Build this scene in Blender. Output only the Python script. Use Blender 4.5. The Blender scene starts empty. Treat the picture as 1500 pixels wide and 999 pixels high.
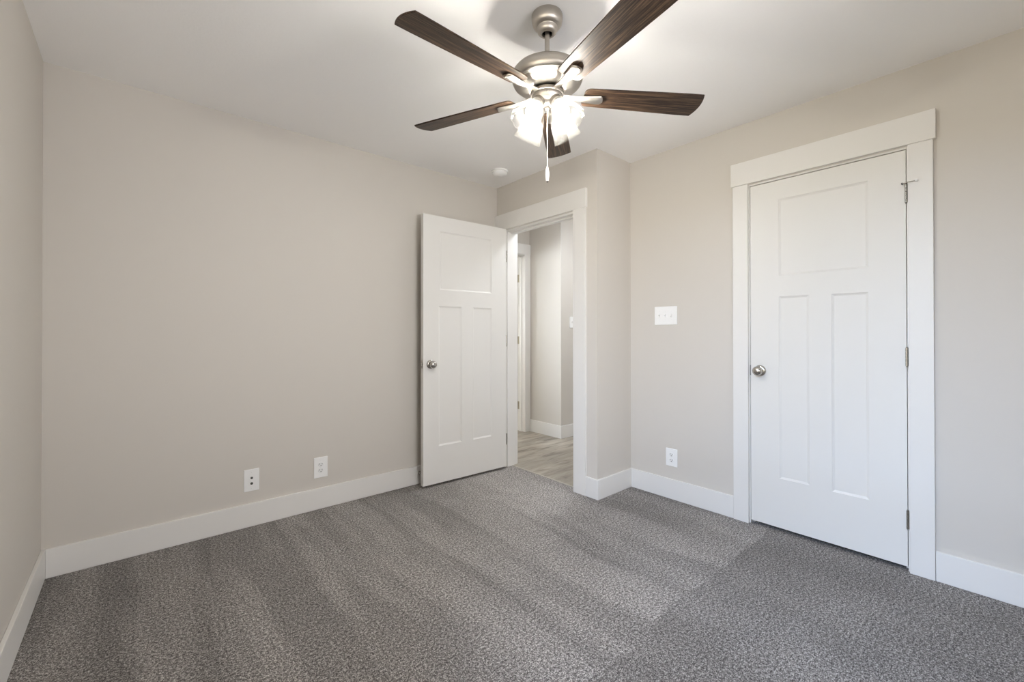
import bpy, bmesh, math, random
from mathutils import Vector, Matrix
PI = math.pi
R = math.radians
sc = bpy.context.scene
C = sc.collection

# ------------------------------------------------------------------ camera
CAM_Z = 1.1544
yaw, pitch, roll = R(40.931), R(0.2985), R(-0.048)
F = Vector((math.sin(yaw)*math.cos(pitch), math.cos(yaw)*math.cos(pitch), math.sin(pitch)))
Rt = Vector((math.cos(yaw), -math.sin(yaw), 0))
Up = Rt.cross(F)
R2 = Rt*math.cos(roll) + Up*math.sin(roll)
U2 = -Rt*math.sin(roll) + Up*math.cos(roll)
cd = bpy.data.cameras.new('camera')
cam = bpy.data.objects.new('camera', cd); C.objects.link(cam)
M = Matrix((R2, U2, -F)).transposed().to_4x4(); M.translation = Vector((0, 0, CAM_Z))
cam.matrix_world = M
cd.sensor_width = 36; cd.lens = 634.163/1500*36
cd.shift_y = (484.48-499.5)/1500
cd.clip_start = 0.02; cd.clip_end = 60
sc.camera = cam

# ------------------------------------------------------------------ light and exposure
sc.view_settings.view_transform = 'Standard'
sc.view_settings.look = 'None'
sc.view_settings.gamma = 1
sc.view_settings.use_curve_mapping = False
sc.view_settings.exposure = 0.0
sc.cycles.use_denoising = True
sc.cycles.max_bounces = 14
sc.cycles.diffuse_bounces = 8
sc.cycles.transparent_max_bounces = 24
sc.cycles.caustics_reflective = False
sc.cycles.sample_clamp_indirect = 6

BULB = 403.0            # radiance of each fan bulb
BULB_COL = (1.0, 0.97, 0.905)
WIN_W = 36.0
HALL = 76.0             # hallway ceiling lights
FAR_W = 660.0
WIN_COL = (1.0, 0.91, 0.74)
SKY_W = 365.0
SKY_COL = (0.455, 0.65, 1.0)
WORLD = 0.05
REAR_W = 50.0
REAR_COL = (1.0, 0.98, 1.0)
HALL_COL = (0.88, 0.93, 1.0)
FAR_COL = (0.87, 0.94, 1.0)

w = bpy.data.worlds.new('sky'); sc.world = w; w.use_nodes = True
nt = w.node_tree; nt.nodes.clear()
sky = nt.nodes.new('ShaderNodeTexSky'); sky.sky_type = 'NISHITA'
sky.sun_disc = False; sky.sun_elevation = R(38); sky.sun_rotation = R(20)
bg = nt.nodes.new('ShaderNodeBackground'); bg.inputs['Strength'].default_value = WORLD
wo = nt.nodes.new('ShaderNodeOutputWorld')
nt.links.new(sky.outputs[0], bg.inputs['Color']); nt.links.new(bg.outputs[0], wo.inputs['Surface'])

def area(name, loc, size, energy, color, rot, sy=None):
    d = bpy.data.lights.new(name, 'AREA'); d.energy = energy; d.color = color
    d.shape = 'RECTANGLE'; d.size = size; d.size_y = sy or size
    o = bpy.data.objects.new(name, d); C.objects.link(o); o.location = loc; o.rotation_euler = rot
    return o
# daylight outside the two bedroom windows: low sky straight in, high sky slanting down through the
# same opening
area('side_window_daylight', (-0.75, 0.32, 1.50), 1.35, WIN_W, WIN_COL, (R(88), 0, R(-90)), 1.3)
area('side_window_sky', (-1.75, 0.32, 2.65), 2.0, SKY_W, SKY_COL, (R(50), 0, R(-90)), 1.5)
area('rear_window_daylight', (0.97, -0.98, 1.50), 1.35, REAR_W, REAR_COL, (R(88), 0, 0), 1.3)
# daylight outside the far room's window
area('far_room_daylight', (0.55, 6.40, 1.55), 1.4, FAR_W, FAR_COL, (R(-90), 0, R(25)), 1.3)

# ------------------------------------------------------------------ room measures
XL, YA, XD, YC, XB, H = -0.3365, 2.9917, 2.4192, 1.8853, 2.8232, 2.44
YB = -0.56
WT = 0.115
XH = 3.512      # hallway wall facing the doorway
YH = 3.232      # hallway wall turning away
YF = 3.733      # end wall of the hallway nook
HB = 0.138; BT = 0.015; CT = 0.018

# ------------------------------------------------------------------ mesh helpers
def new(): return bmesh.new()
def box(bm, x0, x1, y0, y1, z0, z1, M4=None):
    vs = [bm.verts.new((x, y, z)) for z in (z0, z1) for y in (y0, y1) for x in (x0, x1)]
    if M4 is not None:
        for v in vs: v.co = M4 @ v.co
    for f in ((0,2,3,1), (4,5,7,6), (0,1,5,4), (2,6,7,3), (0,4,6,2), (1,3,7,5)):
        bm.faces.new([vs[i] for i in f])
    return vs
def lathe(bm, prof, seg=48, M4=None, cap0=True, cap1=True, flute=0, amp=0.0):
    rings = []
    for i, (r, z) in enumerate(prof):
        ring = []
        for k in range(seg):
            a = 2*PI*k/seg
            rr = r*(1+amp*math.cos(flute*a)*min(1, i/3)) if flute else r
            co = Vector((rr*math.cos(a), rr*math.sin(a), z))
            ring.append(bm.verts.new(M4 @ co if M4 is not None else co))
        rings.append(ring)
    for a, b in zip(rings, rings[1:]):
        for k in range(seg):
            bm.faces.new((a[k], a[(k+1) % seg], b[(k+1) % seg], b[k]))
    if cap0: bm.faces.new(list(reversed(rings[0])))
    if cap1: bm.faces.new(rings[-1])
def tube(bm, pts, r, seg=10):
    pts = [Vector(p) for p in pts]
    rings = []
    for i, p in enumerate(pts):
        t = (pts[min(i+1, len(pts)-1)] - pts[max(i-1, 0)]).normalized()
        n = t.orthogonal().normalized()
        if i and abs(n.dot(prev)) < 0.99: n = (prev - t*prev.dot(t)).normalized()
        prev = n; b = t.cross(n)
        rr = r[i] if isinstance(r, (list, tuple)) else r
        rings.append([bm.verts.new(p + n*rr*math.cos(2*PI*k/seg) + b*rr*math.sin(2*PI*k/seg)) for k in range(seg)])
    for a, b in zip(rings, rings[1:]):
        for k in range(seg): bm.faces.new((a[k], a[(k+1) % seg], b[(k+1) % seg], b[k]))
    bm.faces.new(list(reversed(rings[0]))); bm.faces.new(rings[-1])
def obj(name, bm, mat, parent=None, smooth=False, bevel=0, seg=2, loc=None):
    bmesh.ops.recalc_face_normals(bm, faces=bm.faces)
    me = bpy.data.meshes.new(name); bm.to_mesh(me); bm.free()
    for m_ in (mat if isinstance(mat, (list, tuple)) else [mat]): me.materials.append(m_)
    o = bpy.data.objects.new(name, me); C.objects.link(o)
    if parent is not None: o.parent = parent
    if loc is not None: o.location = loc
    if smooth:
        for p in me.polygons: p.use_smooth = True
        me.set_sharp_from_angle(angle=R(38))
    if bevel:
        b = o.modifiers.new('bevel', 'BEVEL'); b.width = bevel; b.segments = seg; b.limit_method = 'ANGLE'; b.angle_limit = R(40)
        if not smooth:
            for p in me.polygons: p.use_smooth = True
            me.set_sharp_from_angle(angle=R(30))
        b.harden_normals = False
    return o
def empty(name, loc, rz=0):
    o = bpy.data.objects.new(name, None); C.objects.link(o); o.location = loc; o.rotation_euler = (0, 0, rz)
    o.empty_display_size = 0.05
    return o
def tag(o, label, cat, kind=None, group=None):
    o['label'] = label; o['category'] = cat
    if kind: o['kind'] = kind
    if group: o['group'] = group
    return o
def S(o, label, cat): return tag(o, label, cat, 'structure')

# ------------------------------------------------------------------ materials
def mat(name, col, rough=0.5, metal=0.0, **kw):
    m = bpy.data.materials.new(name); m.use_nodes = True
    b = m.node_tree.nodes['Principled BSDF']
    b.inputs['Base Color'].default_value = (*col, 1); b.inputs['Roughness'].default_value = rough
    b.inputs['Metallic'].default_value = metal
    for k, v in kw.items(): b.inputs[k].default_value = v
    return m
def nodes(m): return m.node_tree.nodes, m.node_tree.links, m.node_tree.nodes['Principled BSDF']
def add_bump(m, scale, strength, dist=0.001, detail=3, stretch=None):
    n, l, b = nodes(m)
    tc = n.new('ShaderNodeTexCoord'); mp = n.new('ShaderNodeMapping'); no = n.new('ShaderNodeTexNoise'); bu = n.new('ShaderNodeBump')
    if stretch: mp.inputs['Scale'].default_value = stretch
    no.inputs['Scale'].default_value = scale; no.inputs['Detail'].default_value = detail
    bu.inputs['Strength'].default_value = strength; bu.inputs['Distance'].default_value = dist
    l.new(tc.outputs['Object'], mp.inputs[0]); l.new(mp.outputs[0], no.inputs['Vector']); l.new(no.outputs['Fac'], bu.inputs['Height'])
    l.new(bu.outputs[0], b.inputs['Normal'])
    return m

WALL = add_bump(mat('greige_wall_paint', (0.610, 0.576, 0.528), 0.6), 160, 0.10)
CEIL = add_bump(mat('white_ceiling_paint', (0.94, 0.932, 0.922), 0.9), 90, 0.35, 0.0015, 4)
TRIM = add_bump(mat('white_trim_paint', (0.755, 0.740, 0.712), 0.42), 30, 0.03)
DOOR = add_bump(mat('white_door_paint', (0.745, 0.732, 0.702), 0.5), 40, 0.03, 0.001, 3, (1, 1, 0.15))
PLASTIC = mat('white_plastic', (0.86, 0.86, 0.85), 0.28)
PLASTIC2 = mat('device_plastic', (0.80, 0.80, 0.79), 0.35)
SLOT = mat('dark_slot', (0.03, 0.03, 0.03), 0.6)
RUBBER = mat('dark_rubber', (0.04, 0.04, 0.04), 0.7)
HOLE = mat('canopy_hole', (0.012, 0.011, 0.010), 0.7)
NICKEL = mat('brushed_nickel', (0.50, 0.465, 0.42), 0.42, 1.0, Anisotropic=0.6)
add_bump(NICKEL, 60, 0.06, 0.0005, 2, (1, 1, 30))
SATIN = mat('satin_nickel_hardware', (0.50, 0.48, 0.44), 0.25, 1.0)
BRASSY = mat('hinge_nickel', (0.42, 0.38, 0.28), 0.35, 1.0)
CHAIN = mat('white_chain', (0.85, 0.84, 0.80), 0.3)

# dark walnut fan blades: grain runs along local x
WOOD = mat('dark_walnut', (0.05, 0.03, 0.02), 0.45, **{'Specular IOR Level': 0.25})
n, l, b = nodes(WOOD)
tc = n.new('ShaderNodeTexCoord'); mp = n.new('ShaderNodeMapping'); mp.inputs['Scale'].default_value = (2.6, 70.0, 4.0)
oi = n.new('ShaderNodeObjectInfo'); ml = n.new('ShaderNodeMath'); ml.operation = 'MULTIPLY'; ml.inputs[1].default_value = 37
cb = n.new('ShaderNodeCombineXYZ')
l.new(oi.outputs['Random'], ml.inputs[0]); l.new(ml.outputs[0], cb.inputs['Z']); l.new(cb.outputs[0], mp.inputs['Location'])
no = n.new('ShaderNodeTexNoise'); no.inputs['Scale'].default_value = 2.2; no.inputs['Detail'].default_value = 9; no.inputs['Roughness'].default_value = 0.68; no.inputs['Distortion'].default_value = 0.35
cr = n.new('ShaderNodeValToRGB')
e = cr.color_ramp.elements
e[0].position = 0.34; e[0].color = (0.006, 0.0035, 0.002, 1)
e[1].position = 0.72; e[1].color = (0.150, 0.092, 0.055, 1)
x = e.new(0.48); x.color = (0.030, 0.0165, 0.0095, 1)
l.new(tc.outputs['Object'], mp.inputs[0]); l.new(mp.outputs[0], no.inputs['Vector']); l.new(no.outputs['Fac'], cr.inputs[0])
l.new(cr.outputs[0], b.inputs['Base Color'])
bu = n.new('ShaderNodeBump'); bu.inputs['Strength'].default_value = 0.25; bu.inputs['Distance'].default_value = 0.0008
l.new(no.outputs['Fac'], bu.inputs['Height']); l.new(bu.outputs[0], b.inputs['Normal'])

# clear ribbed glass of the lamp shades
GLASS = bpy.data.materials.new('clear_shade_glass'); GLASS.use_nodes = True
nt = GLASS.node_tree; nt.nodes.clear()
tr = nt.nodes.new('ShaderNodeBsdfTransparent'); tr.inputs[0].default_value = (0.98, 0.98, 0.97, 1)
gl = nt.nodes.new('ShaderNodeBsdfGlossy'); gl.inputs['Roughness'].default_value = 0.08; gl.inputs[0].default_value = (1, 0.99, 0.96, 1)
tl = nt.nodes.new('ShaderNodeBsdfTranslucent'); tl.inputs[0].default_value = (0.95, 0.94, 0.90, 1)
lw = nt.nodes.new('ShaderNodeLayerWeight'); lw.inputs['Blend'].default_value = 0.10
m1 = nt.nodes.new('ShaderNodeMixShader'); m2 = nt.nodes.new('ShaderNodeMixShader'); m1.inputs[0].default_value = 0.014
out = nt.nodes.new('ShaderNodeOutputMaterial')
nt.links.new(tr.outputs[0], m1.inputs[1]); nt.links.new(tl.outputs[0], m1.inputs[2])
fm = nt.nodes.new('ShaderNodeMath'); fm.operation = 'MULTIPLY'; fm.inputs[1].default_value = 0.42
nt.links.new(lw.outputs['Fresnel'], fm.inputs[0]); nt.links.new(fm.outputs[0], m2.inputs[0]); nt.links.new(m1.outputs[0], m2.inputs[1]); nt.links.new(gl.outputs[0], m2.inputs[2])
nt.links.new(m2.outputs[0], out.inputs['Surface'])

PANE = bpy.data.materials.new('window_glass'); PANE.use_nodes = True
nt = PANE.node_tree; nt.nodes.clear()
tr = nt.nodes.new('ShaderNodeBsdfTransparent'); gl = nt.nodes.new('ShaderNodeBsdfGlossy'); gl.inputs['Roughness'].default_value = 0.02
fr = nt.nodes.new('ShaderNodeFresnel'); fr.inputs[0].default_value = 1.45; mx = nt.nodes.new('ShaderNodeMixShader'); out = nt.nodes.new('ShaderNodeOutputMaterial')
nt.links.new(fr.outputs[0], mx.inputs[0]); nt.links.new(tr.outputs[0], mx.inputs[1]); nt.links.new(gl.outputs[0], mx.inputs[2]); nt.links.new(mx.outputs[0], out.inputs[0])

def emit(name, col, st):
    m = bpy.data.materials.new(name); m.use_nodes = True
    nt = m.node_tree; nt.nodes.clear()
    e = nt.nodes.new('ShaderNodeEmission'); e.inputs[0].default_value = (*col, 1); e.inputs[1].default_value = st
    o = nt.nodes.new('ShaderNodeOutputMaterial'); nt.links.new(e.outputs[0], o.inputs[0])
    return m
GLOW = emit('lit_bulb', BULB_COL, BULB)
HALLGLOW = emit('lit_diffuser', HALL_COL, HALL)

# carpet: two-tone twisted pile brushed into vacuum tracks running away from the window, some light painted in
CARPET = mat('grey_carpet', (0.2, 0.2, 0.2), 0.95)
n, l, b = nodes(CARPET)
b.inputs['Sheen Weight'].default_value = 0.0
tc = n.new('ShaderNodeTexCoord')
def noise(scale, detail, vec, rough=0.5):
    q = n.new('ShaderNodeTexNoise'); q.inputs['Scale'].default_value = scale; q.inputs['Detail'].default_value = detail; q.inputs['Roughness'].default_value = rough
    l.new(vec, q.inputs['Vector']); return q.outputs['Fac']
def math_(op, a, c=None, clamp=False):
    q = n.new('ShaderNodeMath'); q.operation = op; q.use_clamp = clamp
    for i, v in enumerate((a, c)):
        if v is None: continue
        if isinstance(v, (int, float)): q.inputs[i].default_value = v
        else: l.new(v, q.inputs[i])
    return q.outputs[0]
def maprange(v, a, c, d=0.0, e=1.0, smooth=True):
    q = n.new('ShaderNodeMapRange'); q.interpolation_type = 'SMOOTHSTEP' if smooth else 'LINEAR'
    l.new(v, q.inputs[0]); q.inputs[1].default_value = a; q.inputs[2].default_value = c; q.inputs[3].default_value = d; q.inputs[4].default_value = e
    return q.outputs[0]
P = tc.outputs['Object']
sep = n.new('ShaderNodeSeparateXYZ'); l.new(P, sep.inputs[0]); X, Y = sep.outputs[0], sep.outputs[1]
f1 = noise(230, 2, P, 0.75); f2 = noise(95, 1, P)
tuft = maprange(math_('ADD', math_('MULTIPLY', f1, 0.72), math_('MULTIPLY', f2, 0.28)), 0.385, 0.615, smooth=False)
# tracks
wob = math_('MULTIPLY', math_('SUBTRACT', noise(1.1, 2, P), 0.5), 0.22)
xs = math_('ADD', X, wob)
mpv = n.new('ShaderNodeCombineXYZ'); l.new(math_('MULTIPLY', xs, 3.1), mpv.inputs[0]); l.new(math_('MULTIPLY', Y, 0.42), mpv.inputs[1])
s1 = noise(1.0, 2.5, mpv.outputs[0], 0.62)
tracks = maprange(s1, 0.43, 0.57)
# saw-shaped passes: each pass starts sharp on one side and fades on the other
saw = math_('FRACT', math_('DIVIDE', xs, 0.31))
saw2 = maprange(saw, 0.0, 1.0, 1.0, 0.0, False)
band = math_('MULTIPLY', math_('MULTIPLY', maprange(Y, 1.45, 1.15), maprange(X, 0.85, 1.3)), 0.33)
door_spill = math_('MULTIPLY', math_('MULTIPLY', maprange(X, 1.6, 2.1), maprange(Y, 1.75, 2.1)), 1.0)  # hallway light spilling through the doorway, painted into the carpet colour
left_dim = math_('MULTIPLY', maprange(X, 0.75, 0.1), -0.35)  # weaker light on the left painted in, along with nap variation
far_tone = math_('MINIMUM', math_('ADD', math_('ADD', math_('ADD', math_('ADD', math_('MULTIPLY', tracks, 0.65), math_('MULTIPLY', saw2, 0.35)), band), door_spill), left_dim), 1.6)
# the nearer part was brushed the other way: sharp border about 0.95 m from the window side
mpn = n.new('ShaderNodeCombineXYZ'); l.new(math_('MULTIPLY', X, 2.3), mpn.inputs[0]); l.new(math_('MULTIPLY', Y, 1.3), mpn.inputs[1])
s2 = maprange(noise(1.3, 3, mpn.outputs[0], 0.6), 0.36, 0.64)
edge = math_('ADD', Y, math_('MULTIPLY', math_('SUBTRACT', noise(1.6, 1, P), 0.5), 0.10))
near = math_('MULTIPLY', maprange(edge, 0.945, 0.925), maprange(X, 0.85, 1.05))
tone_mix = n.new('ShaderNodeMix'); tone_mix.data_type = 'FLOAT'
l.new(near, tone_mix.inputs[0]); l.new(far_tone, tone_mix.inputs[2]); l.new(math_('SUBTRACT', math_('MULTIPLY', s2, 0.52), 0.06), tone_mix.inputs[3])
nap_light = math_('ADD', math_('MULTIPLY', tone_mix.outputs[0], 0.36), 0.80)  # brushed nap together with the painted doorway light and left dimness
blot = maprange(noise(9, 3, P), 0.3, 0.7, 0.94, 1.06, False)
ramp = n.new('ShaderNodeValToRGB'); e = ramp.color_ramp.elements
e[0].position = 0.0; e[0].color = (0.038, 0.032, 0.029, 1)
e[1].position = 1.0; e[1].color = (0.62, 0.585, 0.55, 1)
q = e.new(0.5); q.color = (0.192, 0.177, 0.167, 1)
l.new(tuft, ramp.inputs[0])
sc_ = n.new('ShaderNodeVectorMath'); sc_.operation = 'SCALE'
l.new(ramp.outputs[0], sc_.inputs[0]); l.new(math_('MULTIPLY', nap_light, blot), sc_.inputs['Scale'])
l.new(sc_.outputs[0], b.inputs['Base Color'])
bu = n.new('ShaderNodeBump'); bu.inputs['Strength'].default_value = 0.5; bu.inputs['Distance'].default_value = 0.003
l.new(tuft, bu.inputs['Height']); l.new(bu.outputs[0], b.inputs['Normal'])

# hallway planks: grey-brown vinyl boards running along x
PLANK = mat('grey_oak_plank', (0.3, 0.27, 0.22), 0.38)
n, l, b = nodes(PLANK)
tc = n.new('ShaderNodeTexCoord')
br = n.new('ShaderNodeTexBrick'); br.inputs['Scale'].default_value = 1.0
br.inputs['Brick Width'].default_value = 1.22; br.inputs['Row Height'].default_value = 0.18; br.inputs['Mortar Size'].default_value = 0.0012
br.inputs['Color1'].default_value = (0.78, 0.78, 0.78, 1); br.inputs['Color2'].default_value = (1.05, 1.05, 1.05, 1); br.inputs['Mortar'].default_value = (0.45, 0.45, 0.45, 1)
mpp = n.new('ShaderNodeMapping'); mpp.inputs['Rotation'].default_value = (0, 0, R(0)); l.new(tc.outputs['Object'], mpp.inputs[0]); l.new(mpp.outputs[0], br.inputs['Vector'])
mp = n.new('ShaderNodeMapping'); mp.inputs['Scale'].default_value = (1.6, 9.5, 1); l.new(mpp.outputs[0], mp.inputs[0])
no = n.new('ShaderNodeTexNoise'); no.inputs['Scale'].default_value = 1.6; no.inputs['Detail'].default_value = 7; no.inputs['Distortion'].default_value = 0.8; no.inputs['Roughness'].default_value = 0.6
l.new(mp.outputs[0], no.inputs['Vector'])
cr = n.new('ShaderNodeValToRGB'); e = cr.color_ramp.elements
e[0].position = 0.30; e[0].color = (0.13, 0.105, 0.080, 1)
e[1].position = 0.66; e[1].color = (0.44, 0.395, 0.33, 1)
q = e.new(0.46); q.color = (0.33, 0.29, 0.235, 1)
l.new(no.outputs['Fac'], cr.inputs[0])
mm = n.new('ShaderNodeMix'); mm.data_type = 'RGBA'; mm.blend_type = 'MULTIPLY'; mm.inputs[0].default_value = 1
l.new(cr.outputs[0], mm.inputs[6]); l.new(br.outputs['Color'], mm.inputs[7]); l.new(mm.outputs[2], b.inputs['Base Color'])

# ------------------------------------------------------------------ the setting
XE = 5.6   # far end of the hallway
bm = new(); box(bm, XL-WT, XD+0.06, YB-WT, YA, -0.06, 0.0); box(bm, XD+0.06, 3.9, YB-WT, YC, -0.06, 0.0)
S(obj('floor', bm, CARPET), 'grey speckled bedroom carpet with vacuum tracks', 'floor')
bm = new(); box(bm, XD+0.06, XE, YC, 6.6, -0.06, 0.0); box(bm, -0.5, XD+0.06, YA+WT, 6.6, -0.06, 0)
S(obj('floor_hallway', bm, PLANK), 'grey-brown wood plank floor of the hallway beyond the open doorway', 'floor')
bm = new(); box(bm, -0.5, XE, YB-WT, 6.6, H, H+0.08)
S(obj('ceiling', bm, CEIL), 'white lightly textured ceiling', 'ceiling')
# left wall
wy0, wy1 = -0.43, 1.07
bm = new()
box(bm, XL-WT, XL, YB-WT, wy0, 0, H); box(bm, XL-WT, XL, wy1, YA+WT, 0, H)
box(bm, XL-WT, XL, wy0, wy1, 0, 0.80); box(bm, XL-WT, XL, wy0, wy1, 2.12, H)
S(obj('wall_left', bm, WALL), 'greige wall at the left edge of the photo', 'wall')
bm = new(); box(bm, XL, XD, YA, YA+WT, 0, H)
S(obj('wall_back', bm, WALL), 'long greige wall behind the open white door', 'wall')
# wall behind the camera with the window opening
wx0, wx1, wz0, wz1 = 0.22, 1.72, 0.80, 2.12
bm = new()
box(bm, XL, wx0, YB-WT, YB, 0, H); box(bm, wx1, XB+WT, YB-WT, YB, 0, H)
box(bm, wx0, wx1, YB-WT, YB, 0, wz0); box(bm, wx0, wx1, YB-WT, YB, wz1, H)
S(obj('wall_front', bm, WALL), 'greige window wall behind the viewer', 'wall')
bm = new()
for a in ((wx0, wx0+.05, wz0, wz1), (wx1-.05, wx1, wz0, wz1), (wx0+.05, wx1-.05, wz0, wz0+.05), (wx0+.05, wx1-.05, wz1-.05, wz1),
          ((wx0+wx1)/2-.025, (wx0+wx1)/2+.025, wz0+.05, wz1-.05)):
    box(bm, a[0], a[1], YB-.09, YB-.03, a[2], a[3])
wf = S(obj('window_1', bm, TRIM, bevel=0.003), 'white framed bedroom window', 'window')
bm = new(); box(bm, wx0+.05, wx1-.05, YB-.065, YB-.060, wz0+.05, wz1-.05); obj('window_pane', bm, PANE, wf)
bm = new()
for a in ((wx0-.095, wx0, wz0-.1, wz1), (wx1, wx1+.095, wz0-.1, wz1), (wx0-.105, wx1+.105, wz1, wz1+.14), (wx0, wx1, wz0-.1, wz0)):
    box(bm, a[0], a[1], YB, YB+CT, a[2], a[3])
S(obj('trim_1', bm, TRIM, bevel=0.002), 'white casing around the bedroom window', 'trim')

bm = new()
for a in ((wy0, wy0+.05, wz0, wz1), (wy1-.05, wy1, wz0, wz1), (wy0+.05, wy1-.05, wz0, wz0+.05), (wy0+.05, wy1-.05, wz1-.05, wz1),
          (wy0+.05, wy1-.05, (wz0+wz1)/2-.02, (wz0+wz1)/2+.02)):
    box(bm, XL-.09, XL-.03, a[0], a[1], a[2], a[3])
wf = S(obj('window_3', bm, TRIM, bevel=0.003), 'white framed window in the left wall, beside the viewer', 'window')
bm = new(); box(bm, XL-.065, XL-.060, wy0+.05, wy1-.05, wz0+.05, wz1-.05); obj('window_pane', bm, PANE, wf)
bm = new()
for a in ((wy0-.095, wy0, wz0-.1, wz1), (wy1, wy1+.095, wz0-.1, wz1), (wy0-.105, wy1+.105, wz1, wz1+.14), (wy0, wy1, wz0-.1, wz0)):
    box(bm, XL, XL+CT, a[0], a[1], a[2], a[3])
S(obj('trim_10', bm, TRIM, bevel=0.002), 'white casing around the window in the left wall', 'trim')

# wall with the closet door
cy0, cy1, cz = 0.318, 1.050, 2.056
bm = new()
box(bm, XB, XB+WT, YB, cy0, 0, H); box(bm, XB, XB+WT, cy1, YC, 0, H); box(bm, XB, XB+WT, cy0, cy1, cz, H)
S(obj('wall_right', bm, WALL), 'greige wall around the closed closet door', 'wall')
# side of the bump-out, also the hallway's near wall
bm = new(); box(bm, XD, XE, YC, YC+WT, 0, H)
S(obj('wall_corner', bm, WALL), 'narrow greige wall turning the corner between doorway and closet wall', 'wall')
# wall with the open doorway
dy0, dy1, dz = 2.082, 2.872, 2.045
bm = new()
box(bm, XD, XD+WT, YC+WT, dy0, 0, H); box(bm, XD, XD+WT, dy1, YF, 0, H); box(bm, XD, XD+WT, dy0, dy1, dz, H)
S(obj('wall_doorway', bm, WALL), 'greige wall above and right of the open doorway', 'wall')
# hallway walls
bm = new(); box(bm, XH, XH+WT, YH, YF, 0, H); box(bm, XH+WT, XE, YH, YH+WT, 0, H)
S(obj('wall_hallway', bm, WALL), 'pale corner wall seen through the open doorway', 'wall')
fx0, fx1, fz = 2.66, 3.442, 2.075
bm = new()
box(bm, 0.9, fx0, YF, YF+WT, 0, H); box(bm, fx1, XH+WT, YF, YF+WT, 0, H); box(bm, fx0, fx1, YF, YF+WT, fz, H)
S(obj('wall_hallway_end', bm, WALL), 'end wall of the hallway above the far white door casing', 'wall')
bm = new(); box(bm, XE-.1, XE, YC+WT, YH, 0, H)
S(obj('wall_hallway_far', bm, WALL), 'far end wall of the side hallway', 'wall')
# far room shell and closet shell
bm = new()
box(bm, -.5, -.4, YF+WT, 6.1, 0, H); box(bm, -.4, .9, YF, YF+WT, 0, H); box(bm, 4.3, 4.4, YF+WT, 6.1, 0, H); box(bm, XH+WT, 4.3, YF, YF+WT, 0, H)
box(bm, -.5, 0, 6.1, 6.2, 0, H); box(bm, 1.4, 4.4, 6.1, 6.2, 0, H); box(bm, 0, 1.4, 6.1, 6.2, 0, .8); box(bm, 0, 1.4, 6.1, 6.2, 2.1, H)
S(obj('wall_far_room', bm, WALL), 'walls of the bright room beyond the hallway', 'wall')
bm = new()
for a in ((0, .05, .8, 2.1), (1.35, 1.4, .8, 2.1), (.05, 1.35, .8, .85), (.05, 1.35, 2.05, 2.1), (.675, .725, .85, 2.05)):
    box(bm, a[0], a[1], 6.12, 6.17, a[2], a[3])
wf = S(obj('window_2', bm, TRIM), 'white framed window of the far room', 'window')
bm = new(); box(bm, .05, 1.35, 6.143, 6.147, .85, 2.05); obj('window_pane', bm, PANE, wf)
bm = new(); box(bm, 3.6, 3.7, YB, YC, 0, H); box(bm, XB+WT, 3.6, YB, YB+.1, 0, H)
S(obj('wall_closet', bm, WALL), 'inner wall of the closet', 'wall')

# baseboards (bevelled boards)
def board(name, segs, label):
    bm = new()
    for s in segs: box(bm, *s, 0, HB)
    return S(obj(name, bm, TRIM, bevel=0.0025), label, 'baseboard')
board('baseboard_left', [(XL, XL+BT, YB, YA)], 'white baseboard at the foot of the left edge wall')
board('baseboard_back', [(XL+BT, XD-CT, YA-BT, YA)], 'white baseboard under the two wall plates, running behind the open door')
board('baseboard_corner', [(XD-BT, XD, YC-BT, 1.979), (XD, XB-BT, YC-BT, YC)], 'short white baseboard wrapping the corner right of the doorway')
board('baseboard_right', [(XB-BT, XB, 1.1365, YC)], 'white baseboard under the outlet, between corner and closet casing')
board('baseboard_right_near', [(XB-BT, XB, YB, 0.2345)], 'white baseboard right of the closet door at the photo edge')
board('baseboard_front', [(XL+BT, XB-BT, YB, YB+BT)], 'white baseboard under the window behind the viewer')
board('baseboard_hallway', [(XH-BT, XH, YH-BT, YF-CT), (XH, XE-.1, YH-BT, YH)], 'bright white baseboard wrapping the hallway corner beyond the doorway')

# closet casing and jamb
def boards(name, parts, label, bevel=0.0015):
    bm = new()
    for p_ in parts: box(bm, *p_)
    return S(obj(name, bm, TRIM, bevel=bevel), label, 'trim')
boards('trim_2', [(XB-CT, XB, 0.2355, 0.324, 0, 2.060), (XB-CT, XB, 1.0475, 1.1355, 0, 2.060), (XB-CT-.005, XB, 0.226, 1.1445, 2.060, 2.199)],
       'white flat casing and header around the closed closet door')
boards('trim_3', [(XB, XB+WT, cy0, 0.3300, 0, 2.056), (XB, XB+WT, 1.0420, cy1, 0, 2.056), (XB, XB+WT, 0.33, 1.042, 2.047, 2.056),
                  (XB+.037, XB+.072, 0.33, 0.342, 0, 2.047), (XB+.037, XB+.072, 1.030, 1.042, 0, 2.047), (XB+.037, XB+.072, 0.342, 1.030, 2.035, 2.047)],
       'white jamb inside the closet doorway', 0.0008)
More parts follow.
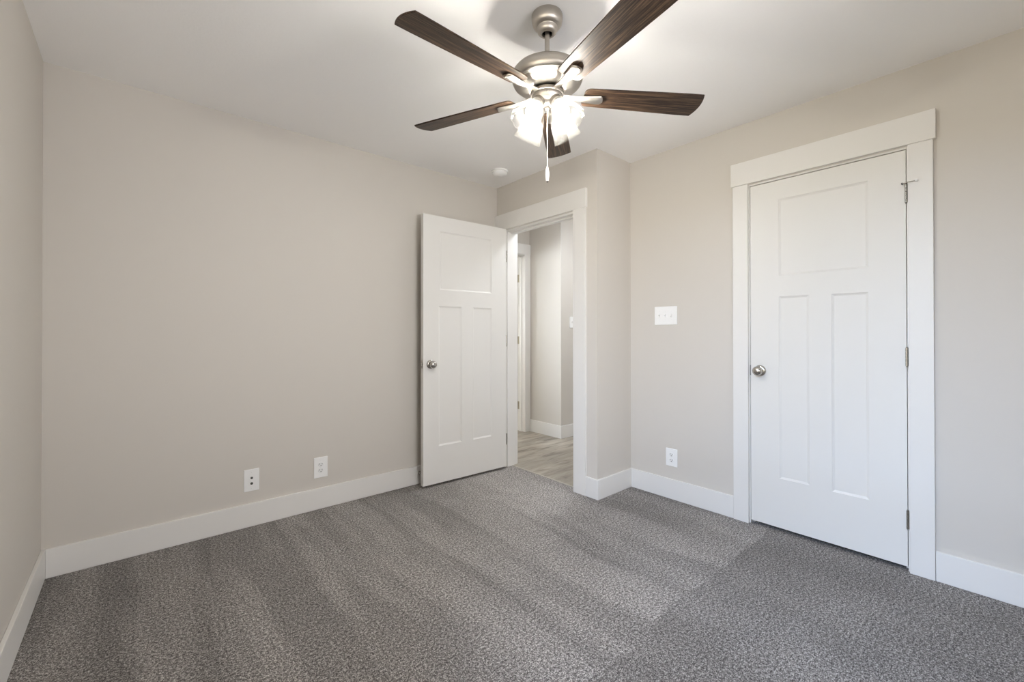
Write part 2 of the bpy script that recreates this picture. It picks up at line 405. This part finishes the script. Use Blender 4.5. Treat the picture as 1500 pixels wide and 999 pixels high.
# doorway casing and jamb
boards('trim_4', [(XD-CT, XD, 1.979, 2.0915, 0, 2.049), (XD-CT, XD, 2.8605, 2.975, 0, 2.049), (XD-CT-.004, XD, 1.9705, YA, 2.049, 2.186)],
       'white flat casing and header around the open doorway')
boards('trim_5', [(XD, XD+WT, dy0, 2.097, 0, dz), (XD, XD+WT, 2.860, dy1, 0, dz), (XD, XD+WT, 2.097, 2.860, 2.030, dz),
                  (XD+.040, XD+.075, 2.097, 2.109, 0, 2.030), (XD+.002, XD+.075, 2.850, 2.860, 0, 2.030), (XD+.040, XD+.075, 2.109, 2.848, 2.018, 2.030)],
       'white jamb lining the open doorway', 0.0008)
boards('trim_6', [(XD+WT, XD+WT+CT, 1.985+.02, 2.092, 0, 2.049), (XD+WT, XD+WT+CT, 2.867, 2.96, 0, 2.049), (XD+WT, XD+WT+CT+.004, 2.0, 2.97, 2.049, 2.186)],
       'white casing on the hallway side of the open doorway')
# far hallway doorway casing and jamb
boards('trim_7', [(3.424, XH-.001, YF-CT, YF, 0, 2.070), (2.56, 2.678, YF-CT, YF, 0, 2.070), (2.553, XH-.001, YF-CT-.003, YF, 2.070, 2.190)],
       'white casing of the far door at the end of the hallway')
boards('trim_8', [(3.424, fx1, YF, YF+WT, 0, fz), (fx0, 2.678, YF, YF+WT, 0, fz), (2.678, 3.424, YF, YF+WT, 2.058, fz),
                  (3.412, 3.424, YF+.035, YF+.072, 0, 2.058), (2.678, 2.690, YF+.035, YF+.072, 0, 2.058), (2.690, 3.412, YF+.035, YF+.072, 2.046, 2.058)],
       'white jamb of the far door at the end of the hallway', 0.0008)
# transition strip between carpet and planks
bm = new(); box(bm, XD+.052, XD+.066, 2.109, 2.848, 0.0, 0.004)
S(obj('trim_9', bm, mat('carpet_edge', (0.45, 0.42, 0.36), 0.9)), 'pale tucked carpet edge along the doorway threshold', 'trim')

# ------------------------------------------------------------------ panel doors
def panel_slab(W, T, z0, z1, panels, dep=0.006, rim=0.011):
    """slab in local x (0..W), y (0..T); faces at y=0 and y=T carry sunk panels (x0,x1,z0,z1)"""
    bm = new()
    xs = sorted({0, W, *[p[0] for p in panels], *[p[1] for p in panels]})
    zs = sorted({z0, z1, *[p[2] for p in panels], *[p[3] for p in panels]})
    def inside(xa, xb, za, zb):
        return any(p[0]-1e-6 <= xa and xb <= p[1]+1e-6 and p[2]-1e-6 <= za and zb <= p[3]+1e-6 for p in panels)
    for side in (0, 1):
        yy = 0 if side == 0 else T; sg = 1 if side == 0 else -1
        V = {}
        def v(x, z, y=yy):
            k = (round(x, 5), round(z, 5), round(y, 5))
            if k not in V: V[k] = bm.verts.new((x, y, z))
            return V[k]
        for xa, xb in zip(xs, xs[1:]):
            for za, zb in zip(zs, zs[1:]):
                if not inside(xa, xb, za, zb): bm.faces.new((v(xa, za), v(xb, za), v(xb, zb), v(xa, zb)))
        for (a, c, d, e_) in panels:
            steps = [(0, 0), (0.0015, 0.0022), (0.004, 0.0030), (rim*0.85, dep*0.92), (rim, dep)]
            loops = []
            for (ins, dp) in steps:
                loops.append([v(a+ins, d+ins, yy+sg*dp), v(c-ins, d+ins, yy+sg*dp), v(c-ins, e_-ins, yy+sg*dp), v(a+ins, e_-ins, yy+sg*dp)])
            for p1, p2 in zip(loops, loops[1:]):
                for k in range(4): bm.faces.new((p1[k], p1[(k+1) % 4], p2[(k+1) % 4], p2[k]))
            bm.faces.new(loops[-1])
    # edges
    for quad in (((0,0,z0),(0,T,z0),(0,T,z1),(0,0,z1)), ((W,0,z0),(W,T,z0),(W,T,z1),(W,0,z1)), ((0,0,z0),(W,0,z0),(W,T,z0),(0,T,z0)), ((0,0,z1),(W,0,z1),(W,T,z1),(0,T,z1))):
        bm.faces.new([bm.verts.new(q) for q in quad])
    bmesh.ops.remove_doubles(bm, verts=bm.verts, dist=1e-5)
    return bm
def knob(parent, x, y, z, sgn):
    """round knob with rose; axis along local y, pointing to sgn"""
    M4 = Matrix.Translation((x, y, z)) @ Matrix.Rotation(-PI/2*sgn, 4, 'X')
    if sgn > 0: M4 = Matrix.Translation((x, y, z)) @ Matrix.Rotation(-PI/2, 4, 'X')
    else: M4 = Matrix.Translation((x, y, z)) @ Matrix.Rotation(PI/2, 4, 'X')
    bm = new()
    lathe(bm, [(0.012, 0.008), (0.0115, 0.022), (0.015, 0.027), (0.023, 0.033), (0.0275, 0.041), (0.0275, 0.048), (0.024, 0.056), (0.016, 0.062), (0.006, 0.0645)], 32, M4)
    k = obj('door_knob', bm, SATIN, parent, smooth=True)
    bm = new(); lathe(bm, [(0.033, 0.0), (0.033, 0.004), (0.030, 0.008), (0.022, 0.011), (0.013, 0.012)], 32, M4)
    obj('rose', bm, SATIN, k, smooth=True)
    return k
def hinge(parent, x, y, z, leafs, m=SATIN, h=0.089, label=None):
    bm = new()
    for i in range(5):
        za = z-h/2+i*h/5
        lathe(bm, [(0.0050, za+.0006), (0.0055, za+.0012), (0.0055, za+h/5-.0012), (0.0050, za+h/5-.0006)], 16, Matrix.Translation((x, y, 0)))
    lathe(bm, [(0.0035, z+h/2), (0.0045, z+h/2+.002), (0.002, z+h/2+.005)], 12, Matrix.Translation((x, y, 0)))
    lathe(bm, [(0.002, z-h/2-.005), (0.0045, z-h/2-.002), (0.0035, z-h/2)], 12, Matrix.Translation((x, y, 0)))
    for lf in leafs: box(bm, *lf, z-h/2+.001, z+h/2-.001)
    return obj('hinge', bm, m, parent, smooth=True)

# closet door (closed). local x runs along -y of the room from the latch side, local y = +x of the room
Wc = 0.706
cl = empty('door_1', (XB+.0005, 1.039, 0), -PI/2)
pn = [(0.154, 0.561, 1.487, 1.932), (0.154, 0.302, 0.308, 1.365), (0.406, 0.561, 0.302, 1.362)]
obj('door_slab', panel_slab(Wc, 0.035, 0.022, 2.043, pn), DOOR, cl)
kn = knob(cl, 0.052, 0.0, 0.928, -1)
bm = new(); box(bm, -0.0028, -0.0004, 0.001, 0.034, 0.899, 0.957); box(bm, -0.0026, 0.0006, -0.0012, 0.002, 0.897, 0.959)
obj('latch_plate', bm, SLOT, cl, bevel=0.0003)
for z in (1.829, 1.037, 0.250):
    hinge(cl, Wc+.0015, -0.0058, z, [(Wc-.001, Wc+.0004, -.0045, .03)])
# hinge-pin stop on the top hinge
zt = 1.880
ps = None
bm = new()
box(bm, Wc-.013, Wc+.010, -0.0145, -0.001, zt-.0015, zt+.0015)
tube(bm, [(Wc+.004, -.012, zt+.001), (Wc+.018, -.022, zt-.001), (Wc+.036, -.030, zt-.003)], 0.0022, 8)
ps = obj('hinge_pin_stop', bm, SATIN, cl, smooth=True)
bm = new()
lathe(bm, [(0.0045, 0), (0.0065, .002), (0.0065, .009), (0.0045, .011)], 16, Matrix.Translation((Wc+.036, -.030, zt-.003)) @ Matrix.Rotation(R(70), 4, 'Y') @ Matrix.Rotation(R(-15), 4, 'X'))
obj('bumper', bm, PLASTIC, ps, smooth=True)
bm = new()
lathe(bm, [(0.003, -0.012), (0.0045, -0.010), (0.0045, -0.001), (0.003, 0)], 12, Matrix.Translation((Wc-.012, -.012, zt)) @ Matrix.Rotation(PI/2, 4, 'X'))
obj('pad', bm, RUBBER, ps, smooth=True)
S(cl, 'closed white three-panel closet door with round nickel knob, on the right', 'door')

# entry door (open against the back wall). local x from hinge towards free edge, local y away from the wall
We = 0.783
ang = math.atan2(2.853-2.829, 1.604-2.386)
en = empty('door_2', (2.386, 2.829, 0), ang)
pn = [(0.150, We-.140, 1.484, 1.930), (0.150, 0.338, 0.298, 1.360), (0.447, We-.134, 0.298, 1.360)]
pn = [(0.152, 0.642, 1.484, 1.930), (0.153, 0.338, 0.298, 1.360), (0.446, 0.653, 0.298, 1.360)]
sb = panel_slab(We, 0.035, 0.018, 2.044, pn)
for v in sb.verts: v.co.y -= 0.035     # faces at y=0 (room side) and y=-0.035 (wall side)
obj('door_slab', sb, DOOR, en)
kn = knob(en, We-.060, 0.0, 0.920, 1)
kn2 = knob(en, We-.060, -0.035, 0.920, -1)
bm = new(); box(bm, We-.0005, We+.0012, -0.030, -0.005, 0.892, 0.949); box(bm, We+.001, We+.008, -.024, -.012, .912, .928)
obj('latch_plate', bm, SATIN, en, bevel=0.0003)
for z in (1.811, 1.09, 0.250):
    hinge(en, -.0055, -0.0035, z, [(-.0015, 0.0, -.03, -.003)])
S(en, 'open white three-panel entry door standing along the long wall', 'door')

# far hallway door, swung into the bright room
fd = empty('door_3', (3.421, YF+WT+.012, 0), PI/2)
pn = [(0.15, 0.61, 1.487, 1.932), (0.15, 0.328, 0.30, 1.362), (0.432, 0.61, 0.30, 1.362)]
sb = panel_slab(0.74, 0.035, 0.012, 2.042, pn)
obj('door_slab', sb, DOOR, fd)
knob(fd, .68, .035, .92, 1)
S(fd, 'white door swung into the bright room past the hallway', 'door')
for z in (1.80, 1.07, 0.30):
    bm = new()
    box(bm, 3.4215, 3.4240, YF+WT-.040, YF+WT-.001, z-.045, z+.045)
    lathe(bm, [(0.0055, z-.045), (0.0055, z+.045)], 12, Matrix.Translation((3.416, YF+WT+.004, 0)))
    for k in (-.03, 0, .03):
        lathe(bm, [(0.003, 0), (0.003, .001)], 8, Matrix.Translation((3.4215, YF+WT-.022+(.008 if k else -.006), z+k)) @ Matrix.Rotation(-PI/2, 4, 'Y'))
    o = obj('hinge', bm, BRASSY, fd, smooth=True)
    o.matrix_parent_inverse = (Matrix.Translation(fd.location) @ Matrix.Rotation(PI/2, 4, 'Z')).inverted()

# ------------------------------------------------------------------ wall plates
def rounded_plate(bm, w_, h_, t, M4, r=0.004):
    box(bm, -w_/2, w_/2, 0, t, -h_/2, h_/2, M4)
def frame_for(wall):
    # local: x along the wall, y out of the wall, z up
    if wall == 'back': return PI          # out of wall = -y
    if wall == 'right': return PI/2       # out of wall = -x
def outlet(loc, wall, label, w_=0.082, h_=0.125, group=None):
    t = empty('wall_outlet', loc, frame_for(wall))
    bm = new(); box(bm, -w_/2, w_/2, 0, 0.0055, -h_/2, h_/2); cp = obj('cover_plate', bm, PLASTIC, t, bevel=0.0022, seg=3)
    for s in (-1, 1):
        bm = new()
        M4 = Matrix.Translation((0, 0.0052, s*0.0195)) @ Matrix.Rotation(-PI/2, 4, 'X') @ Matrix.Diagonal((1.0, 0.84, 1, 1))
        lathe(bm, [(0.0170, 0), (0.0170, 0.0018), (0.0163, 0.0026)], 32, M4)
        rc = obj('receptacle', bm, PLASTIC2, t, smooth=True)
        bm = new()
        zc = s*0.0195
        box(bm, -0.0085, -0.0060, 0.0074, 0.0081, zc-.0015, zc+.0080); box(bm, 0.0060, 0.0085, 0.0074, 0.0081, zc, zc+.0080)
        lathe(bm, [(0.0030, 0), (0.0030, 0.0006)], 14, Matrix.Translation((0, .0075, zc-.0078)) @ Matrix.Rotation(-PI/2, 4, 'X'))
        obj('slots', bm, SLOT, rc)
    bm = new(); lathe(bm, [(0.0032, 0), (0.0030, .0012), (0.0015, .0018)], 14, Matrix.Translation((0, .0055, 0)) @ Matrix.Rotation(-PI/2, 4, 'X'))
    obj('screw', bm, PLASTIC2, t, smooth=True)
    return tag(t, label, 'outlet')
outlet((0.9205, YA, 0.270), 'back', 'white duplex outlet on the long wall, right of the cable jack plate', 0.086, 0.134)
outlet((XB, 1.555, 0.2865), 'right', 'white duplex outlet low between the corner and the closet casing', 0.084, 0.122)
t = empty('cable_jack_plate', (0.5235, YA, 0.274), PI)
bm = new(); box(bm, -0.040, 0.040, 0, 0.0055, -0.065, 0.065); obj('cover_plate', bm, PLASTIC, t, bevel=0.0022, seg=3)
for s in (-1, 1):
    M4 = Matrix.Translation((0, 0.0050, s*0.0165-.003)) @ Matrix.Rotation(-PI/2, 4, 'X')
    bm = new(); lathe(bm, [(0.0075, 0), (0.0075, .0018), (0.0062, .0026), (0.0062, 0.007), (0.0055, .0075)], 6 if s > 0 else 24, M4); j = obj('jack', bm, mat('jack_metal', (.10, .10, .09), .5), t, smooth=True)
    bm = new(); lathe(bm, [(0.0042, 0.0070), (0.0042, .0080)], 16, M4); obj('socket_hole', bm, SLOT, j)
for s in (-1, 1):
    bm = new(); lathe(bm, [(0.0028, 0), (0.0026, .001), (0.0012, .0016)], 12, Matrix.Translation((0, .0055, s*.048)) @ Matrix.Rotation(-PI/2, 4, 'X')); obj('screw', bm, PLASTIC2, t, smooth=True)
tag(t, 'white wall plate with two dark cable jacks, left of the outlet', 'wall plate')

def toggle_plate(loc, wall, n_, states, w_, h_, label, name='light_switch'):
    t = empty(name, loc, frame_for(wall))
    bm = new(); box(bm, -w_/2, w_/2, 0, 0.0055, -h_/2, h_/2); obj('cover_plate', bm, PLASTIC, t, bevel=0.0022, seg=3)
    for i in range(n_):
        xc = (i-(n_-1)/2)*0.046
        bm = new(); box(bm, xc-.0055, xc+.0055, 0.0050, 0.0062, -.0125, .0125)
        a = R(28)*states[i]
        M4 = Matrix.Translation((xc, .005, 0)) @ Matrix.Rotation(a, 4, 'X')
        box(bm, -.0040, .0040, 0.0, 0.0145, -.0050, .0050, M4)
        obj('toggle', bm, PLASTIC2, t, bevel=0.0008)
        for s in (-1, 1):
            bm = new(); lathe(bm, [(0.0026, 0), (0.0024, .001), (0.0012, .0015)], 12, Matrix.Translation((xc, .0055, s*.030)) @ Matrix.Rotation(-PI/2, 4, 'X')); obj('screw', bm, PLASTIC2, t, smooth=True)
    return tag(t, label, 'light switch')
toggle_plate((XB, 1.597, 1.276), 'right', 3, (-1, 1, 1), 0.170, 0.129, 'white triple toggle switch plate left of the closet door')
toggle_plate((3.690, YH, 1.275), 'back', 1, (1,), 0.080, 0.125, 'white switch plate on the hallway wall, half hidden by the doorway casing')

# rigid door stop on the baseboard behind the open door
t = empty('door_stop', (1.640, YA-BT, 0.085))
bm = new(); M4 = Matrix.Rotation(PI/2, 4, 'X')
lathe(bm, [(0.012, 0), (0.012, .004), (0.006, .008), (0.005, .055), (0.007, .058)], 20, M4); obj('rod', bm, SATIN, t, smooth=True)
bm = new(); lathe(bm, [(0.0095, .058), (0.011, .061), (0.011, .070), (0.008, .073)], 20, M4); obj('rubber_tip', bm, RUBBER, t, smooth=True)
tag(t, 'small dark-tipped door stop on the baseboard behind the open door edge', 'door stop')

# smoke detector
t = empty('smoke_detector', (2.172, 2.652, H))
bm = new(); lathe(bm, [(0.066, 0), (0.066, -.009), (0.064, -.011), (0.058, -.011)], 48, cap1=False); lathe(bm, [(0.058, -.011), (0.001, -.0105)], 48); obj('mounting_base', bm, PLASTIC, t, smooth=True)
bm = new(); lathe(bm, [(0.056, -.0112), (0.0585, -.014), (0.0585, -.020), (0.055, -.028), (0.045, -.036), (0.030, -.041), (0.012, -.043)], 48); d = obj('dome', bm, PLASTIC, t, smooth=True)
bm = new()
for k in range(24):
    a = 2*PI*k/24
    box(bm, .0578, .0592, -.0035, .0035, -.0225, -.0165, Matrix.Rotation(a, 4, 'Z'))
obj('vent_slots', bm, PLASTIC2, d)
bm = new(); lathe(bm, [(0.008, -.0425), (0.008, -.0450), (0.006, -.0455)], 20); obj('test_button', bm, PLASTIC2, t, smooth=True)
tag(t, 'round white smoke detector on the ceiling above the open door', 'smoke detector')

# ------------------------------------------------------------------ ceiling fan
FX, FY = 1.2535, 1.2265
fan = empty('ceiling_fan', (FX, FY, H))
def Z(z): return z - H
bm = new()
lathe(bm, [(0.061, 0), (0.0625, -.004), (0.0625, -.020), (0.0600, -.034), (0.0540, -.044), (0.0450, -.050), (0.0425, -.051), (0.0415, -.053), (0.0405, -.060), (0.0370, -.069), (0.0300, -.0755), (0.0270, -.0765), (0.0215, -.0765), (0.0205, -.0740), (0.0205, -.060)], 64, cap0=True, cap1=False)
cnp = obj('canopy', bm, NICKEL, fan, smooth=True)
bm = new(); lathe(bm, [(0.0204, -.0655), (0.010, -.0655)], 40); obj('canopy_hole', bm, HOLE, cnp)
bm = new(); lathe(bm, [(0.0096, -.060), (0.0096, Z(2.215))], 24); obj('downrod', bm, NICKEL, fan, smooth=True)
bm = new()
lathe(bm, [(0.012, Z(2.236)), (0.022, Z(2.233)), (0.026, Z(2.226)), (0.085, Z(2.2215)), (0.118, Z(2.2175)), (0.134, Z(2.2095)), (0.1415, Z(2.199)), (0.1435, Z(2.188)), (0.1425, Z(2.176)), (0.1375, Z(2.164)), (0.1300, Z(2.157)),
           (0.1265, Z(2.1565)), (0.1255, Z(2.1535)), (0.1235, Z(2.1530)), (0.118, Z(2.1485)), (0.100, Z(2.1400)), (0.080, Z(2.1330)), (0.070, Z(2.1310)), (0.055, Z(2.1310))], 72)
hs = obj('motor_housing', bm, NICKEL, fan, smooth=True)
bm = new(); lathe(bm, [(0.052, Z(2.131)), (0.052, Z(2.124))], 40); obj('shadow_gap_ring', bm, HOLE, hs)
bm = new(); lathe(bm, [(0.060, Z(2.1255)), (0.066, Z(2.1245)), (0.067, Z(2.122)), (0.067, Z(2.112)), (0.064, Z(2.1095)), (0.050, Z(2.109))], 56); obj('flywheel', bm, NICKEL, fan, smooth=True)
# blades: local x outward, local y = counter-clockwise, pitched
AZ0, TAU, ZB = 182.45, R(-11.2), Z(2.119)
TX, TY = 0.014, 0.024
def outline():
    pts = []
    r0, r1, h0, h1 = 0.150, 0.650, 0.050, 0.0645
    # tip: gentle arc, small corner radii
    for k in range(13):
        t_ = -1+2*k/12
        pts.append((r1-0.006 + 0.014*(1-t_*t_), h1*t_*0.985))
    # ccw long edge back to root
    for k in range(1, 9):
        t_ = k/9; pts.append((r1-0.006+(r0+.022-r1+.006)*t_, h1+(h0-h1)*t_**1.2))
    for a in range(0, 91, 15): pts.append((r0+.022-.022*math.sin(R(a)), h0-.022+.022*math.cos(R(a))))
    for a in range(90, -1, -15): pts.append((r0+.022-.022*math.sin(R(a)), -(h0-.022+.022*math.cos(R(a)))))
    for k in range(8, 0, -1):
        t_ = k/9; pts.append((r1-0.006+(r0+.022-r1+.006)*t_, -(h1+(h0-h1)*t_**1.2)))
    return pts
def blade_mesh():
    bm = new(); pts = outline(); T2 = 0.003
    lo = [bm.verts.new((x, y, -T2)) for x, y in pts]; hi = [bm.verts.new((x, y, T2)) for x, y in pts]
    bm.faces.new(lo); bm.faces.new(list(reversed(hi)))
    for k in range(len(pts)): bm.faces.new((lo[k], lo[(k+1) % len(pts)], hi[(k+1) % len(pts)], hi[k]))
    return bm
def iron_mesh():
    """paddle shaped arm: stations (r, centre z, half width, thickness), tilted part follows the blade"""
    bm = new()
    st = [(0.058, -.0035, .013, .005, 0), (0.085, -.0045, .0125, .005, .15), (0.110, -.0075, .0130, .006, .5), (0.135, -.0110, .0155, .008, .85), (0.160, -.0120, .0185, .009, 1), (0.190, -.0120, .0215, .009, 1), (0.212, -.0118, .0230, .009, 1)]
    for a in (25, 50, 72): st.append((0.212+.018*math.sin(R(a)), -.0115, .0230*math.cos(R(a))+.002, .0085, 1))
    rings = []
    for (r, z, hw, th, tw) in st:
        ring = []
        for k in range(12):      # D-shaped section: flat top, rounded belly
            a = PI*k/11
            y = hw*math.cos(a); zz = z+th*0.5 - th*1.1*math.sin(a)**0.8
            ring.append((r, y, zz))
        ca, sa = math.cos(TAU*tw), math.sin(TAU*tw)
        rings.append([bm.verts.new((x, y*ca-zz*sa, y*sa+zz*ca)) for x, y, zz in ring])
    for a, c in zip(rings, rings[1:]):
        for k in range(12): bm.faces.new((a[k], a[(k+1) % 12], c[(k+1) % 12], c[k]))
    bm.faces.new(rings[0]); bm.faces.new(list(reversed(rings[-1])))
    return bm
tilt = Matrix(((1, 0, -TX, 0), (0, 1, -TY, 0), (TX, TY, 1, 0), (0, 0, 0, 1)))
b0 = i0 = None
for k in range(5):
    base = Matrix.Translation((0, 0, ZB)) @ tilt.to_quaternion().to_matrix().to_4x4() @ Matrix.Rotation(R(AZ0-72*k), 4, 'Z')
    if k == 0:
        bl = obj('blade', blade_mesh(), WOOD, fan, bevel=0.0012); ir = obj('blade_iron', iron_mesh(), NICKEL, fan, smooth=True)
        b0, i0 = bl, ir
    else:
        bl = b0.copy(); C.objects.link(bl); ir = i0.copy(); C.objects.link(ir)
    bl.matrix_local = base @ Matrix.Rotation(TAU, 4, 'X')
    ir.matrix_local = base
# light fitter bowl
bm = new()
lathe(bm, [(0.040, Z(2.1095)), (0.0630, Z(2.1090)), (0.0635, Z(2.106)), (0.0615, Z(2.097)), (0.0560, Z(2.086)), (0.0460, Z(2.077)), (0.0330, Z(2.072)), (0.0180, Z(2.070)), (0.0120, Z(2.066)), (0.0100, Z(2.058)), (0.0060, Z(2.054))], 56)
ft = obj('light_fitter', bm, NICKEL, fan, smooth=True)
bm = new(); lathe(bm, [(0.0035, 0), (0.0032, .002), (0.0015, .003)], 12, Matrix.Translation((-.0445, -.0435, Z(2.102))) @ Matrix.Rotation(R(-90), 4, Vector((1, -1, 0)).normalized() * -1)); obj('fitter_screw', bm, SATIN, ft, smooth=True)
TILT = R(36)
arm0 = shade0 = bulb0 = sock0 = None
for k in range(4):
    az = R(-0.6+90*k)
    base = Matrix.Rotation(az, 4, 'Z') @ Matrix.Translation((0.040, 0, Z(2.086))) @ Matrix.Rotation(-TILT, 4, 'Y') @ Matrix.Rotation(PI, 4, 'X')
    # local +z now points down and outward
    if k == 0:
        bm = new(); lathe(bm, [(0.012, -.010), (0.017, .000), (0.0235, .006), (0.0245, .012), (0.0245, .024), (0.0225, .026), (0.0225, .020)], 32); sock0 = obj('lamp_holder', bm, NICKEL, fan, smooth=True)
        bm = new(); lathe(bm, [(0.0226, .012), (0.0240, .022), (0.0290, .032), (0.0360, .046), (0.0420, .064), (0.0470, .086), (0.0510, .108), (0.0550, .128), (0.0585, .140)], 96, cap0=False, cap1=False, flute=12, amp=.022)
        shade0 = obj('lamp_shade', bm, GLASS, fan, smooth=True)
        so = shade0.modifiers.new('thickness', 'SOLIDIFY'); so.thickness = 0.0022; so.offset = 0
        bm = new(); lathe(bm, [(0.0110, .020), (0.0120, .034), (0.0165, .048), (0.0215, .060), (0.0232, .0665)], 24); bulb0 = obj('bulb', bm, PLASTIC, shade0, smooth=True)
        bm = new(); lathe(bm, [(0.0230, .0668), (0.0236, .073), (0.0228, .084), (0.0185, .094), (0.0110, .100), (0.0040, .102)], 20); glow0 = obj('bulb_globe', bm, GLOW, shade0, smooth=True)
        objs = (sock0, shade0)
    else:
        s_ = sock0.copy(); sh = shade0.copy(); bb = bulb0.copy(); gg = glow0.copy()
        for o in (s_, sh, bb, gg): C.objects.link(o)
        bb.parent = sh; gg.parent = sh; objs = (s_, sh)
    for o in objs: o.matrix_local = base
# pull chain
bm = new()
z = 2.056
while z > 1.829:
    lathe(bm, [(0.0006, Z(z+.0014)), (0.0016, Z(z+.0004)), (0.0016, Z(z-.0004)), (0.0006, Z(z-.0014))], 8); z -= 0.0034
tube(bm, [(0, 0, Z(2.058)), (0, 0, Z(1.825))], 0.0007, 6)
ch = obj('pull_chain', bm, CHAIN, fan, smooth=True)
bm = new(); lathe(bm, [(0.0020, Z(1.828)), (0.0040, Z(1.822)), (0.0072, Z(1.806)), (0.0078, Z(1.792)), (0.0066, Z(1.778)), (0.0050, Z(1.769))], 24); fb = obj('pull_fob', bm, CHAIN, ch, smooth=True)
bm = new(); lathe(bm, [(0.0050, Z(1.769)), (0.0052, Z(1.766)), (0.0030, Z(1.763))], 20); obj('fob_tip', bm, SATIN, fb, smooth=True)
tag(fan, 'brushed nickel ceiling fan with five dark wood blades and lit glass shades', 'ceiling fan')

# hallway ceiling lights (out of sight above the doorway header)
for (x, y, lb) in ((3.02, 2.55, 'round flush ceiling light in the hallway nearest the doorway'), (4.5, 2.6, 'round flush ceiling light further along the side hallway')):
    t = empty('ceiling_light', (x, y, H))
    bm = new(); lathe(bm, [(0.15, 0), (0.15, -.022), (0.142, -.026), (0.138, -.022)], 48, cap1=False); obj('light_frame', bm, NICKEL, t, smooth=True)
    bm = new(); lathe(bm, [(0.1375, -.010), (0.1375, -.024), (0.12, -.040), (0.08, -.052), (0.02, -.057)], 32); obj('diffuser', bm, HALLGLOW, t, smooth=True)
    tag(t, lb, 'ceiling light')
